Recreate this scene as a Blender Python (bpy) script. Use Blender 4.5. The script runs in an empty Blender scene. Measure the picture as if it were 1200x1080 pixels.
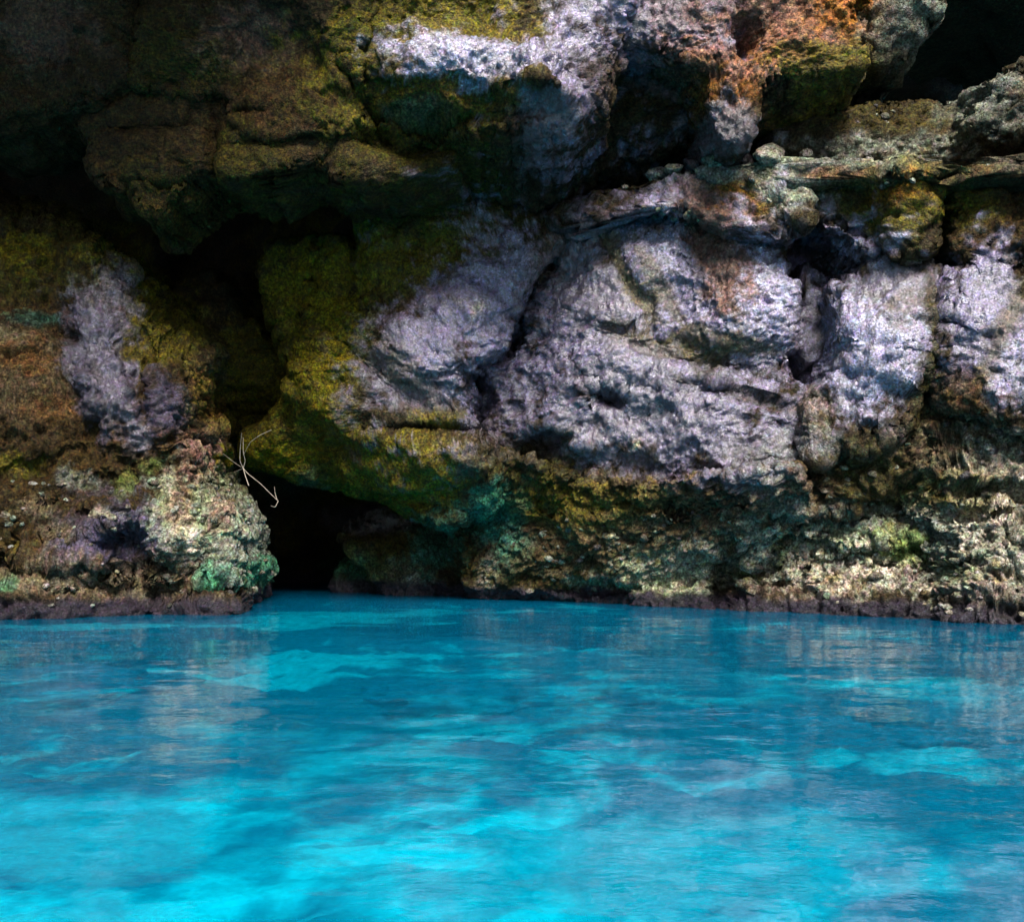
import bpy, math, random
import numpy as np

# ------------------------------------------------------------------ camera, sky, sun, exposure
scene = bpy.context.scene
col = scene.collection
FPX, HORIZON, CAM_H = 1287.0, 615.0, 0.75          # focal length and horizon in photo pixels, eye height over the water

cam_data = bpy.data.cameras.new('camera')
cam_data.sensor_width = 36.0
cam_data.lens = 36.0 * FPX / 1200.0
cam_data.shift_y = (HORIZON - 540.0) / 1200.0
cam_data.clip_end = 2000.0
cam = bpy.data.objects.new('camera', cam_data)
cam.location = (0, 0, CAM_H)
cam.rotation_euler = (math.radians(90), 0, 0)
col.objects.link(cam)
scene.camera = cam

SUN_EL, SUN_AZ = math.radians(49), math.radians(168)   # azimuth clockwise from +Y: behind the camera, to the right
world = bpy.data.worlds.new('World')
scene.world = world
world.use_nodes = True
wn = world.node_tree.nodes
sky = wn.new('ShaderNodeTexSky')
sky.sky_type = 'NISHITA'
sky.sun_disc = False
sky.sun_elevation = SUN_EL
sky.sun_rotation = SUN_AZ
wn['Background'].inputs['Strength'].default_value = 0.05
world.node_tree.links.new(sky.outputs[0], wn['Background'].inputs['Color'])

sun_data = bpy.data.lights.new('sun', 'SUN')
sun_data.energy = 5.0
sun_data.angle = math.radians(27)
sun_data.color = (1.0, 0.965, 0.93)
sun = bpy.data.objects.new('sun', sun_data)
sun.rotation_euler = (math.radians(90) - SUN_EL, 0, math.pi - SUN_AZ)
col.objects.link(sun)

vs = scene.view_settings
vs.view_transform = 'Standard'
vs.look = 'None'
vs.exposure = 1.22
vs.gamma = 1.0
cy = scene.cycles
cy.use_denoising = True
cy.max_bounces = 8
cy.transparent_max_bounces = 12
cy.caustics_reflective = False
cy.sample_clamp_indirect = 4.0
cy.caustics_refractive = True

# ------------------------------------------------------------------ numpy noise
rng = np.random.RandomState(7)
PERM = rng.permutation(256).astype(np.int32)
PERM = np.concatenate([PERM, PERM, PERM])
GR = rng.normal(size=(256, 3)).astype(np.float32)
GR /= np.linalg.norm(GR, axis=1)[:, None]

def pnoise(p):
    p = p.astype(np.float32)
    i = np.floor(p).astype(np.int32)
    f = p - i
    u = f * f * f * (f * (f * 6 - 15) + 10)
    i &= 255
    out = 0
    for dx in (0, 1):
        wx = u[:, 0] if dx else 1 - u[:, 0]
        a = PERM[(i[:, 0] + dx) & 255]
        for dy in (0, 1):
            wy = u[:, 1] if dy else 1 - u[:, 1]
            b = PERM[a + ((i[:, 1] + dy) & 255)]
            for dz in (0, 1):
                wz = u[:, 2] if dz else 1 - u[:, 2]
                g = GR[PERM[b + ((i[:, 2] + dz) & 255)]]
                d = g[:, 0] * (f[:, 0] - dx) + g[:, 1] * (f[:, 1] - dy) + g[:, 2] * (f[:, 2] - dz)
                out = out + wx * wy * wz * d
    return out * 1.5

def fbm(p, octs=4, lac=2.1, gain=0.5):
    a, s, out = 1.0, 1.0, 0
    for o in range(octs):
        out = out + a * pnoise(p * s + 17.3 * o)
        a *= gain
        s *= lac
    return out

def ridged(p, octs=4, gain=0.5):
    a, s, out = 1.0, 1.0, 0
    for o in range(octs):
        out = out + a * (1 - 2.2 * np.abs(pnoise(p * s + 31.7 * o)))
        a *= gain
        s *= 2.1
    return out

def worley(p):
    """distance to the nearest scattered point, F1"""
    p = p.astype(np.float32)
    i = np.floor(p).astype(np.int32)
    f = p - i
    best = np.full(len(p), 9.0, np.float32)
    for dx in (-1, 0, 1):
        for dy in (-1, 0, 1):
            for dz in (-1, 0, 1):
                h = PERM[PERM[PERM[(i[:, 0] + dx) & 255] + ((i[:, 1] + dy) & 255)] + ((i[:, 2] + dz) & 255)]
                j = GR[h] * 0.45
                d = (dx + 0.5 + j[:, 0] - f[:, 0]) ** 2 + (dy + 0.5 + j[:, 1] - f[:, 1]) ** 2 + (dz + 0.5 + j[:, 2] - f[:, 2]) ** 2
                np.minimum(best, d, out=best)
    return np.sqrt(best)

def sstep(a, b, x):
    t = np.clip((x - a) / (b - a), 0, 1)
    return t * t * (3 - 2 * t)

# ------------------------------------------------------------------ materials
def new_mat(name):
    m = bpy.data.materials.new(name)
    m.use_nodes = True
    nt = m.node_tree
    for n in list(nt.nodes):
        nt.nodes.remove(n)
    return m, nt, nt.nodes, nt.links

def N(nodes, t, **kw):
    n = nodes.new(t)
    for k, v in kw.items():
        setattr(n, k, v)
    return n

def ramp(nodes, stops):
    n = nodes.new('ShaderNodeValToRGB')
    el = n.color_ramp.elements
    while len(el) > 1:
        el.remove(el[-1])
    el[0].position, c = stops[0]
    el[0].color = (*c, 1) if len(c) == 3 else c
    for pos, c in stops[1:]:
        e = el.new(pos)
        e.color = (*c, 1)
    return n

def mixrgb(nodes, links, mode, fac, a, b):
    n = nodes.new('ShaderNodeMix')
    n.data_type = 'RGBA'
    n.blend_type = mode
    if isinstance(fac, (int, float)):
        n.inputs[0].default_value = fac
    else:
        links.new(fac, n.inputs[0])
    for k, v in ((6, a), (7, b)):
        if isinstance(v, tuple):
            n.inputs[k].default_value = (*v, 1)
        else:
            links.new(v, n.inputs[k])
    return n.outputs[2]

def noise(nodes, links, vec, scale, detail=5, rough=0.6):
    n = nodes.new('ShaderNodeTexNoise')
    n.inputs['Scale'].default_value = scale
    n.inputs['Detail'].default_value = detail
    n.inputs['Roughness'].default_value = rough
    links.new(vec, n.inputs['Vector'])
    return n.outputs['Fac']

def rock_material(name, attr=True):
    m, nt, nodes, links = new_mat(name)
    out = N(nodes, 'ShaderNodeOutputMaterial')
    bs = N(nodes, 'ShaderNodeBsdfPrincipled')
    links.new(bs.outputs[0], out.inputs[0])
    geo = N(nodes, 'ShaderNodeNewGeometry')
    pos = geo.outputs['Position']
    if attr:
        at = N(nodes, 'ShaderNodeAttribute', attribute_name='tint')
        base, gloss = at.outputs['Color'], at.outputs['Alpha']
    else:
        oi = N(nodes, 'ShaderNodeObjectInfo')
        r = ramp(nodes, [(0.0, (0.05, 0.04, 0.045)), (0.25, (0.15, 0.13, 0.08)), (0.5, (0.25, 0.23, 0.17)),
                         (0.75, (0.20, 0.24, 0.16)), (1.0, (0.30, 0.28, 0.24))])
        links.new(oi.outputs['Random'], r.inputs[0])
        base, gloss = r.outputs[0], None
    # mottling at three scales, pale mineral flecks and dark lichen specks
    n1 = noise(nodes, links, pos, 3.2, 6, 0.65)
    r1 = ramp(nodes, [(0.30, (0.55, 0.50, 0.44)), (0.5, (1, 1, 1)), (0.72, (1.35, 1.30, 1.25))])
    links.new(n1, r1.inputs[0])
    c = mixrgb(nodes, links, 'MULTIPLY', 0.9, base, r1.outputs[0])
    n2 = noise(nodes, links, pos, 21, 5, 0.7)
    r2 = ramp(nodes, [(0.32, (0.28, 0.25, 0.20)), (0.5, (0.9, 0.9, 0.9)), (0.61, (1.4, 1.4, 1.4)), (0.72, (2.6, 2.5, 2.4))])
    links.new(n2, r2.inputs[0])
    c = mixrgb(nodes, links, 'MULTIPLY', 0.85, c, r2.outputs[0])
    n3 = noise(nodes, links, pos, 46, 3, 0.6)
    r3 = ramp(nodes, [(0.36, (0.20, 0.17, 0.12)), (0.5, (0.9, 0.88, 0.86)), (0.64, (1.9, 1.9, 2.0))])
    links.new(n3, r3.inputs[0])
    c = mixrgb(nodes, links, 'MULTIPLY', 0.8, c, r3.outputs[0])
    nc = nodes.new('ShaderNodeTexNoise')
    nc.inputs['Scale'].default_value = 16
    nc.inputs['Detail'].default_value = 5
    nc.inputs['Roughness'].default_value = 0.75
    links.new(pos, nc.inputs['Vector'])
    sc = N(nodes, 'ShaderNodeVectorMath', operation='MULTIPLY_ADD')
    sc.inputs[1].default_value = (3.6, 3.6, 3.6)
    sc.inputs[2].default_value = (-0.8, -0.8, -0.8)
    links.new(nc.outputs['Color'], sc.inputs[0])
    mx = N(nodes, 'ShaderNodeVectorMath', operation='MAXIMUM')
    mx.inputs[1].default_value = (0.25, 0.25, 0.25)
    links.new(sc.outputs[0], mx.inputs[0])
    c = mixrgb(nodes, links, 'MULTIPLY', 0.38, c, mx.outputs[0])
    # green and ochre growth in irregular patches
    n4 = noise(nodes, links, pos, 5.5, 8, 0.72)
    r4 = ramp(nodes, [(0.56, (0, 0, 0)), (0.66, (0.75, 0.75, 0.75))])
    links.new(n4, r4.inputs[0])
    c = mixrgb(nodes, links, 'MIX', r4.outputs[0], c, mixrgb(nodes, links, 'MULTIPLY', 1.0, c, (0.75, 0.62, 0.22)))
    links.new(c, bs.inputs['Base Color'])
    # damp patches shine more
    n5 = noise(nodes, links, pos, 12, 4, 0.6)
    r5 = N(nodes, 'ShaderNodeMapRange')
    r5.inputs['From Min'].default_value, r5.inputs['From Max'].default_value = 0.35, 0.65
    r5.inputs['To Min'].default_value, r5.inputs['To Max'].default_value = 0.16, 0.42
    links.new(n5, r5.inputs['Value'])
    if gloss is None:
        links.new(r5.outputs[0], bs.inputs['Roughness'])
    else:
        dry = N(nodes, 'ShaderNodeMath', operation='MULTIPLY_ADD')
        dry.inputs[1].default_value, dry.inputs[2].default_value = -0.40, 0.42
        links.new(gloss, dry.inputs[0])
        ro = N(nodes, 'ShaderNodeMath', operation='ADD')
        links.new(r5.outputs[0], ro.inputs[0])
        links.new(dry.outputs[0], ro.inputs[1])
        links.new(ro.outputs[0], bs.inputs['Roughness'])
        links.new(gloss, bs.inputs['Specular IOR Level'])
        wet = N(nodes, 'ShaderNodeMath', operation='POWER')
        wet.inputs[1].default_value = 2.0
        links.new(gloss, wet.inputs[0])
        links.new(wet.outputs[0], bs.inputs['Coat Weight'])
        bs.inputs['Coat Roughness'].default_value = 0.21
        bs.inputs['Coat IOR'].default_value = 1.68
    b1 = N(nodes, 'ShaderNodeBump')
    b1.inputs['Strength'].default_value = 1.0
    b1.inputs['Distance'].default_value = 0.05
    links.new(noise(nodes, links, pos, 34, 4, 0.6), b1.inputs['Height'])
    b2 = N(nodes, 'ShaderNodeBump')
    b2.inputs['Strength'].default_value = 1.0
    b2.inputs['Distance'].default_value = 0.018
    links.new(noise(nodes, links, pos, 95, 2, 0.5), b2.inputs['Height'])
    links.new(b1.outputs[0], b2.inputs['Normal'])
    links.new(b2.outputs[0], bs.inputs['Normal'])
    b3 = N(nodes, 'ShaderNodeBump')
    b3.inputs['Strength'].default_value = 1.0
    b3.inputs['Distance'].default_value = 0.015
    links.new(noise(nodes, links, pos, 58, 3, 0.55), b3.inputs['Height'])
    links.new(b3.outputs[0], bs.inputs['Coat Normal'])
    return m

M_ROCK = rock_material('rock')
M_STONE = rock_material('crust_stone', attr=False)

def water_material():
    m, nt, nodes, links = new_mat('water')
    out = N(nodes, 'ShaderNodeOutputMaterial')
    geo = N(nodes, 'ShaderNodeNewGeometry')
    mp = N(nodes, 'ShaderNodeMapping')
    mp.inputs['Scale'].default_value = (1.0, 1.35, 1.0)
    links.new(geo.outputs['Position'], mp.inputs['Vector'])
    bump = N(nodes, 'ShaderNodeBump')
    bump.inputs['Strength'].default_value = 0.075
    bump.inputs['Distance'].default_value = 0.03
    links.new(noise(nodes, links, mp.outputs[0], 8.0, 3, 0.5), bump.inputs['Height'])
    tr = N(nodes, 'ShaderNodeBsdfTransparent')
    tr.inputs[0].default_value = (0.008, 0.785, 0.925, 1)
    di = N(nodes, 'ShaderNodeBsdfDiffuse')
    di.inputs[0].default_value = (0.0, 0.26, 0.55, 1)
    rf = N(nodes, 'ShaderNodeBsdfRefraction')
    rf.inputs['Color'].default_value = (0.008, 0.785, 0.925, 1)
    rf.inputs['Roughness'].default_value = 0.03
    rf.inputs['IOR'].default_value = 1.33
    links.new(bump.outputs[0], rf.inputs['Normal'])
    m0 = N(nodes, 'ShaderNodeMixShader')
    m0.inputs[0].default_value = 0.45
    links.new(tr.outputs[0], m0.inputs[1])
    links.new(rf.outputs[0], m0.inputs[2])
    m1 = N(nodes, 'ShaderNodeMixShader')
    m1.inputs[0].default_value = 0.12
    links.new(m0.outputs[0], m1.inputs[1])
    links.new(di.outputs[0], m1.inputs[2])
    gl = N(nodes, 'ShaderNodeBsdfGlossy')
    gl.inputs['Roughness'].default_value = 0.02
    links.new(bump.outputs[0], gl.inputs['Normal'])
    fr = N(nodes, 'ShaderNodeFresnel')
    fr.inputs['IOR'].default_value = 1.33
    links.new(bump.outputs[0], fr.inputs['Normal'])
    k = N(nodes, 'ShaderNodeMath', operation='MULTIPLY')
    k.inputs[1].default_value = 1.3
    links.new(fr.outputs[0], k.inputs[0])
    cap = N(nodes, 'ShaderNodeMath', operation='MINIMUM')
    cap.inputs[1].default_value = 0.48          # ripples keep the mean reflectance of the far water low
    links.new(k.outputs[0], cap.inputs[0])
    m2 = N(nodes, 'ShaderNodeMixShader')
    links.new(cap.outputs[0], m2.inputs[0])
    links.new(m1.outputs[0], m2.inputs[1])
    links.new(gl.outputs[0], m2.inputs[2])
    links.new(m2.outputs[0], out.inputs[0])
    return m
M_WATER = water_material()

def seabed_material():
    m, nt, nodes, links = new_mat('seabed')
    out = N(nodes, 'ShaderNodeOutputMaterial')
    bs = N(nodes, 'ShaderNodeBsdfPrincipled')
    bs.inputs['Roughness'].default_value = 0.9
    links.new(bs.outputs[0], out.inputs[0])
    at = N(nodes, 'ShaderNodeAttribute', attribute_name='tint')
    geo = N(nodes, 'ShaderNodeNewGeometry')
    n1 = noise(nodes, links, geo.outputs['Position'], 14, 6, 0.65)
    r1 = ramp(nodes, [(0.3, (0.72, 0.72, 0.72)), (0.65, (1.15, 1.15, 1.15))])
    links.new(n1, r1.inputs[0])
    links.new(mixrgb(nodes, links, 'MULTIPLY', 1.0, at.outputs['Color'], r1.outputs[0]), bs.inputs['Base Color'])
    return m
M_BED = seabed_material()

def plain_material(name, c, rough=0.7, var=0.3, scale=40):
    m, nt, nodes, links = new_mat(name)
    out = N(nodes, 'ShaderNodeOutputMaterial')
    bs = N(nodes, 'ShaderNodeBsdfPrincipled')
    bs.inputs['Roughness'].default_value = rough
    links.new(bs.outputs[0], out.inputs[0])
    geo = N(nodes, 'ShaderNodeNewGeometry')
    r1 = ramp(nodes, [(0.3, tuple(v * (1 - var) for v in c)), (0.7, tuple(min(0.95, v * (1 + var)) for v in c))])
    links.new(noise(nodes, links, geo.outputs['Position'], scale), r1.inputs[0])
    links.new(r1.outputs[0], bs.inputs['Base Color'])
    return m
M_TWIG = plain_material('bleached_twig', (0.30, 0.25, 0.19))
M_PEBBLE = plain_material('white_pebble', (0.72, 0.70, 0.68), 0.55, 0.2, 30)

# ------------------------------------------------------------------ helpers
def tag(o, label=None, cat=None, group=None, kind=None):
    for k, v in (('label', label), ('category', cat), ('group', group), ('kind', kind)):
        if v:
            o[k] = v
    return o

def mesh_object(name, verts, quads, mat, tint=None, parent=None, smooth=True):
    me = bpy.data.meshes.new(name)
    nv, nq = len(verts), len(quads)
    k = quads.shape[1]
    me.vertices.add(nv)
    me.vertices.foreach_set('co', np.ascontiguousarray(verts, np.float32).ravel())
    me.loops.add(nq * k)
    me.loops.foreach_set('vertex_index', np.ascontiguousarray(quads, np.int32).ravel())
    me.polygons.add(nq)
    me.polygons.foreach_set('loop_start', np.arange(0, nq * k, k, dtype=np.int32))
    me.polygons.foreach_set('use_smooth', np.full(nq, smooth))
    if tint is not None:
        a = me.color_attributes.new('tint', 'FLOAT_COLOR', 'POINT')
        a.data.foreach_set('color', np.ascontiguousarray(tint, np.float32).ravel())
    me.update(calc_edges=True)
    me.validate()
    me.materials.append(mat)
    o = bpy.data.objects.new(name, me)
    col.objects.link(o)
    if parent:
        o.parent = parent
    return o

def world_of(px, py, d):
    return np.stack([(px - 600.0) / FPX * d, d, CAM_H + (HORIZON - py) / FPX * d], -1)

# ------------------------------------------------------------------ rock colours (albedo) and where each lies
OLIVE = (0.135, 0.108, 0.003)
YELLOW = (0.190, 0.150, 0.002)
DARKOLIVE = (0.056, 0.045, 0.004)
BROWN = (0.072, 0.039, 0.010)
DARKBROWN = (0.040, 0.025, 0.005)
LILAC = (0.165, 0.130, 0.238)  # lilac crust that also carries the violet sky sheen of wet rock
PALELILAC = (0.32, 0.29, 0.44)  # pale crust with wet highlights painted into its albedo
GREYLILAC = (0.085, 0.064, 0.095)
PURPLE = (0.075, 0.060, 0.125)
BLACKPURPLE = (0.022, 0.014, 0.030)
TAN = (0.16, 0.12, 0.065)
ORANGE = (0.34, 0.125, 0.010)
PINK = (0.28, 0.15, 0.11)
GREYGREEN = (0.24, 0.26, 0.20)
PALEGREEN = (0.42, 0.46, 0.26)
LIME = (0.19, 0.25, 0.05)
EMERALD = (0.05, 0.28, 0.14)
TEAL = (0.04, 0.19, 0.13)
REDBROWN = (0.17, 0.085, 0.05)
CREAM = (0.52, 0.46, 0.33)
# (px, py, rx, ry, rotation, colour, strength)
PAINT = [
    (180, 110, 330, 190, 0, DARKBROWN, 0.9), (100, 190, 120, 120, 0, DARKBROWN, 0.8), (330, 120, 140, 90, 0, BROWN, 0.6),  # upper left browns darkened to carry the overhang's shade
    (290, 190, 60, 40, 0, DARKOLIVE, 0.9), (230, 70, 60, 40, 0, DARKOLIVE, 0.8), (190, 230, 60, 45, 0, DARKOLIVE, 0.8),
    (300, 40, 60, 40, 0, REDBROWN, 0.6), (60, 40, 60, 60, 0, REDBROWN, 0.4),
    (510, 40, 170, 70, 0, OLIVE, 1.0), (470, 150, 130, 60, 0, DARKOLIVE, 1.0), (520, 120, 150, 40, 0, OLIVE, 0.6),
    (560, 80, 105, 34, 8, PALELILAC, 0.95), (672, 85, 44, 62, 0, LILAC, 0.95), (635, 155, 42, 24, 0, GREYLILAC, 0.8),  # pale lilac paints the highlight along the shelf
    (490, 135, 50, 12, 8, TAN, 0.8), (520, 165, 90, 26, 0, DARKOLIVE, 0.9),
    (770, 15, 130, 60, 0, LILAC, 0.95), (880, 40, 120, 60, 0, LILAC, 0.7), (920, 40, 75, 60, 30, ORANGE, 0.75),
    (850, 85, 60, 50, 0, ORANGE, 0.55), (1000, 10, 40, 50, 0, ORANGE, 0.8), (790, 20, 50, 30, 20, REDBROWN, 0.6), (850, 20, 40, 40, 0, PINK, 0.5), (800, 60, 50, 16, 10, ORANGE, 0.4), (900, 10, 40, 20, 0, PINK, 0.5), (975, 75, 70, 28, 0, OLIVE, 0.9),
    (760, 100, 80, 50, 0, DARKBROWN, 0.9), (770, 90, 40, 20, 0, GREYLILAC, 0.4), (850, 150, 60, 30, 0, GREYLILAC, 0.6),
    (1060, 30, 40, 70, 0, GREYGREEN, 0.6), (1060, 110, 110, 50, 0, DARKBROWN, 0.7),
    (1160, 110, 60, 60, 0, GREYGREEN, 0.7), (1040, 140, 110, 30, 0, DARKOLIVE, 0.6), (1030, 172, 130, 14, 0, GREYGREEN, 0.5),
    (1000, 195, 240, 16, 0, GREYGREEN, 0.6), (900, 196, 40, 10, 0, PALEGREEN, 0.6), (1120, 198, 60, 9, 0, OLIVE, 0.7), (980, 204, 60, 9, 0, ORANGE, 0.5), (1060, 192, 40, 6, 0, PALEGREEN, 0.5), (840, 205, 90, 22, 0, GREYGREEN, 0.8),
    (870, 235, 110, 32, 0, OLIVE, 0.6), (840, 240, 80, 30, 0, ORANGE, 0.85), (1050, 245, 70, 55, 0, OLIVE, 0.75), (1060, 225, 50, 20, 0, ORANGE, 0.55),
    (920, 225, 50, 25, 0, GREYGREEN, 0.8),
    (1160, 250, 70, 70, 0, BROWN, 0.8), (1120, 240, 50, 30, 0, OLIVE, 0.7), (990, 285, 80, 25, 0, BLACKPURPLE, 0.8),
    # centre left
    (540, 260, 150, 70, 0, DARKOLIVE, 1.0), (500, 310, 150, 60, 0, OLIVE, 0.9), (360, 340, 80, 90, 0, YELLOW, 0.85),
    (380, 440, 60, 110, 20, YELLOW, 0.9), (430, 560, 150, 70, 0, YELLOW, 0.75), (360, 520, 80, 40, 0, OLIVE, 0.8),
    (540, 375, 150, 62, -39, LILAC, 0.95), (590, 330, 70, 36, -45, PALELILAC, 0.6), (490, 465, 70, 36, 20, GREYLILAC, 0.7),
    (455, 420, 70, 22, 40, OLIVE, 0.5), (520, 490, 60, 14, 5, OLIVE, 0.9), (560, 370, 14, 12, 0, CREAM, 0.9),
    # centre
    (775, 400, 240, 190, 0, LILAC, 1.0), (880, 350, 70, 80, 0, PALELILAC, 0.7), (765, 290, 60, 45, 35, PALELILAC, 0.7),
    (838, 300, 34, 85, -12, REDBROWN, 0.95), (690, 330, 60, 80, 0, GREYLILAC, 0.7), (735, 320, 14, 75, -28, OLIVE, 0.7), (770, 330, 10, 70, -30, OLIVE, 0.6),
    (800, 410, 85, 20, 14, OLIVE, 0.85), (860, 400, 60, 12, 14, OLIVE, 0.7), (740, 470, 120, 70, 0, GREYLILAC, 0.65), (800, 520, 130, 60, 0, GREYLILAC, 0.55), (845, 540, 100, 60, 0, LILAC, 0.55),
    (870, 460, 70, 15, 14, DARKOLIVE, 0.6), (745, 520, 10, 9, 0, CREAM, 0.9),
    (640, 300, 25, 60, 25, REDBROWN, 0.5),
    # right
    (1030, 400, 85, 110, 0, PALELILAC, 1.0), (1050, 330, 70, 34, 0, GREYLILAC, 0.75), (1060, 370, 40, 25, 0, OLIVE, 0.45),
    (1160, 380, 70, 80, 0, LILAC, 1.0), (1140, 470, 80, 40, 0, BROWN, 0.85), (1195, 440, 35, 50, 0, PALELILAC, 0.8), (1180, 380, 16, 80, 25, OLIVE, 0.6),
    (1080, 450, 22, 80, 12, DARKOLIVE, 0.9), (1085, 380, 12, 60, 0, DARKOLIVE, 0.8),
    (955, 385, 28, 45, 0, BLACKPURPLE, 0.7), (960, 480, 25, 30, 0, TAN, 0.8),
    (960, 560, 120, 50, 0, GREYGREEN, 0.5), (980, 580, 70, 40, 0, BROWN, 0.8), (1030, 550, 60, 60, 0, DARKOLIVE, 0.8),
    (1130, 540, 90, 70, 0, TAN, 0.75), (1160, 640, 100, 90, 0, GREYGREEN, 1.0), (1180, 560, 60, 60, 0, CREAM, 0.6), (1165, 630, 70, 70, 0, CREAM, 0.45), (1150, 690, 70, 24, 0, PINK, 0.4), (1120, 575, 60, 25, 0, OLIVE, 0.7),
    # foot
    (740, 620, 190, 70, 0, BROWN, 1.0), (680, 590, 120, 40, 0, OLIVE, 0.6), (620, 560, 70, 50, 0, DARKOLIVE, 0.8), (830, 590, 120, 28, 0, TAN, 0.6),
    (580, 600, 40, 42, 10, TEAL, 0.75), (600, 640, 34, 30, 0, TEAL, 0.6), (575, 585, 26, 18, 0, EMERALD, 0.5), (575, 670, 12, 22, 0, CREAM, 0.8),
    (700, 660, 120, 35, 0, DARKOLIVE, 0.8), (720, 640, 120, 40, 0, TAN, 0.5), (680, 590, 100, 24, 0, OLIVE, 0.5), (560, 600, 30, 26, 0, TEAL, 0.6), (740, 680, 60, 14, 0, CREAM, 0.4), (880, 665, 24, 16, 0, LIME, 0.5), (1130, 670, 24, 18, 0, LIME, 0.4), (1000, 640, 30, 14, 0, LIME, 0.4), (800, 665, 70, 34, 0, PALEGREEN, 0.8), (850, 630, 90, 34, 0, TAN, 0.7),
    (980, 650, 140, 50, 0, GREYGREEN, 0.85), (960, 640, 80, 26, 0, PALEGREEN, 0.6), (930, 645, 60, 34, 0, CREAM, 0.8), (1010, 665, 60, 24, 0, CREAM, 0.6), (960, 690, 80, 16, 0, PINK, 0.4), (820, 660, 60, 26, 0, CREAM, 0.5), (1065, 645, 34, 26, 0, LIME, 0.8), (1000, 680, 110, 24, 0, CREAM, 0.6),
    (1070, 672, 12, 8, 0, (0.22, 0.10, 0.17), 0.5), (915, 652, 10, 26, 0, LIME, 0.5),
    # left buttress
    (110, 500, 220, 230, 0, BROWN, 1.0), (60, 560, 200, 130, 0, DARKBROWN, 0.6), (70, 300, 120, 60, 0, DARKOLIVE, 0.9), (145, 320, 55, 45, 30, YELLOW, 0.9), (30, 300, 35, 25, 0, YELLOW, 0.5),
    (180, 390, 70, 60, 0, OLIVE, 0.8), (50, 440, 60, 60, 0, TAN, 0.5), (30, 420, 30, 20, 0, ORANGE, 0.3), (60, 480, 30, 18, 0, ORANGE, 0.25),
    (120, 370, 34, 60, 10, LILAC, 0.6), (130, 450, 34, 90, -20, GREYLILAC, 0.6), (145, 440, 16, 80, -15, LILAC, 0.5), (100, 440, 18, 90, -18, PURPLE, 0.5),
    (195, 470, 26, 38, 0, PURPLE, 0.65), (250, 440, 24, 60, 0, TAN, 0.7), (235, 530, 26, 34, 0, PINK, 0.9), (220, 560, 22, 18, 0, PINK, 0.8), (240, 460, 14, 40, 0, ORANGE, 0.4),
    (150, 580, 90, 50, 0, DARKBROWN, 0.8), (125, 635, 70, 55, 0, PURPLE, 0.75), (185, 625, 28, 45, -30, PURPLE, 0.8), (60, 580, 80, 60, 0, DARKBROWN, 0.6),
    (145, 565, 14, 20, -20, LIME, 0.4), (40, 600, 26, 14, 0, TAN, 0.8), (90, 560, 20, 12, 0, GREYGREEN, 0.5), (20, 545, 24, 12, 0, OLIVE, 0.8), (120, 600, 14, 10, 0, CREAM, 0.5), (70, 625, 24, 10, 10, TAN, 0.7), (30, 640, 22, 14, 0, OLIVE, 0.7), (150, 610, 12, 12, 0, GREYLILAC, 0.8), (15, 400, 18, 10, 0, TAN, 0.8), (85, 410, 10, 30, 0, GREYLILAC, 0.5), (45, 375, 26, 8, 0, TEAL, 0.5), (70, 690, 30, 10, 0, CREAM, 0.5), (150, 690, 26, 10, 0, CREAM, 0.4), (200, 560, 12, 14, 0, CREAM, 0.5), (170, 510, 16, 16, 0, GREYLILAC, 0.6), (175, 545, 14, 8, 0, LIME, 0.4), (235, 600, 50, 60, 0, PALEGREEN, 0.55), (260, 640, 60, 55, 0, GREYGREEN, 0.8), (235, 620, 24, 30, 0, PALEGREEN, 0.7),
    (215, 590, 14, 30, 0, PINK, 0.6), (250, 595, 10, 24, 0, PINK, 0.7), (248, 680, 16, 22, 0, EMERALD, 0.75), (285, 672, 20, 18, 0, EMERALD, 0.75), (62, 682, 10, 10, 0, EMERALD, 0.7),
    (80, 680, 140, 25, 0, TAN, 0.8), (180, 675, 50, 35, 0, TAN, 0.7), (8, 690, 14, 8, 0, EMERALD, 0.5), (222, 632, 8, 12, 0, CREAM, 0.8),
    # inner cave
    (415, 665, 40, 24, 0, EMERALD, 0.5), (490, 680, 30, 24, 0, GREYGREEN, 0.9), (340, 560, 30, 30, 0, TEAL, 0.6), (480, 640, 90, 50, 10, DARKOLIVE, 0.8), (430, 610, 60, 18, 10, GREYLILAC, 0.6), (510, 640, 30, 40, 0, TEAL, 0.6),
    (330, 630, 25, 25, 0, OLIVE, 0.8), (300, 470, 70, 90, 0, OLIVE, 0.9), (310, 530, 60, 20, 0, YELLOW, 0.9),
]
SHINY = {LILAC: 1.0, PALELILAC: 1.0, GREYLILAC: 1.0, PURPLE: 0.5, BLACKPURPLE: 0.6, OLIVE: 0.22, YELLOW: 0.15, CREAM: 0.3, PALEGREEN: 0.3, GREYGREEN: 0.3, REDBROWN: 0.4}

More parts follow.
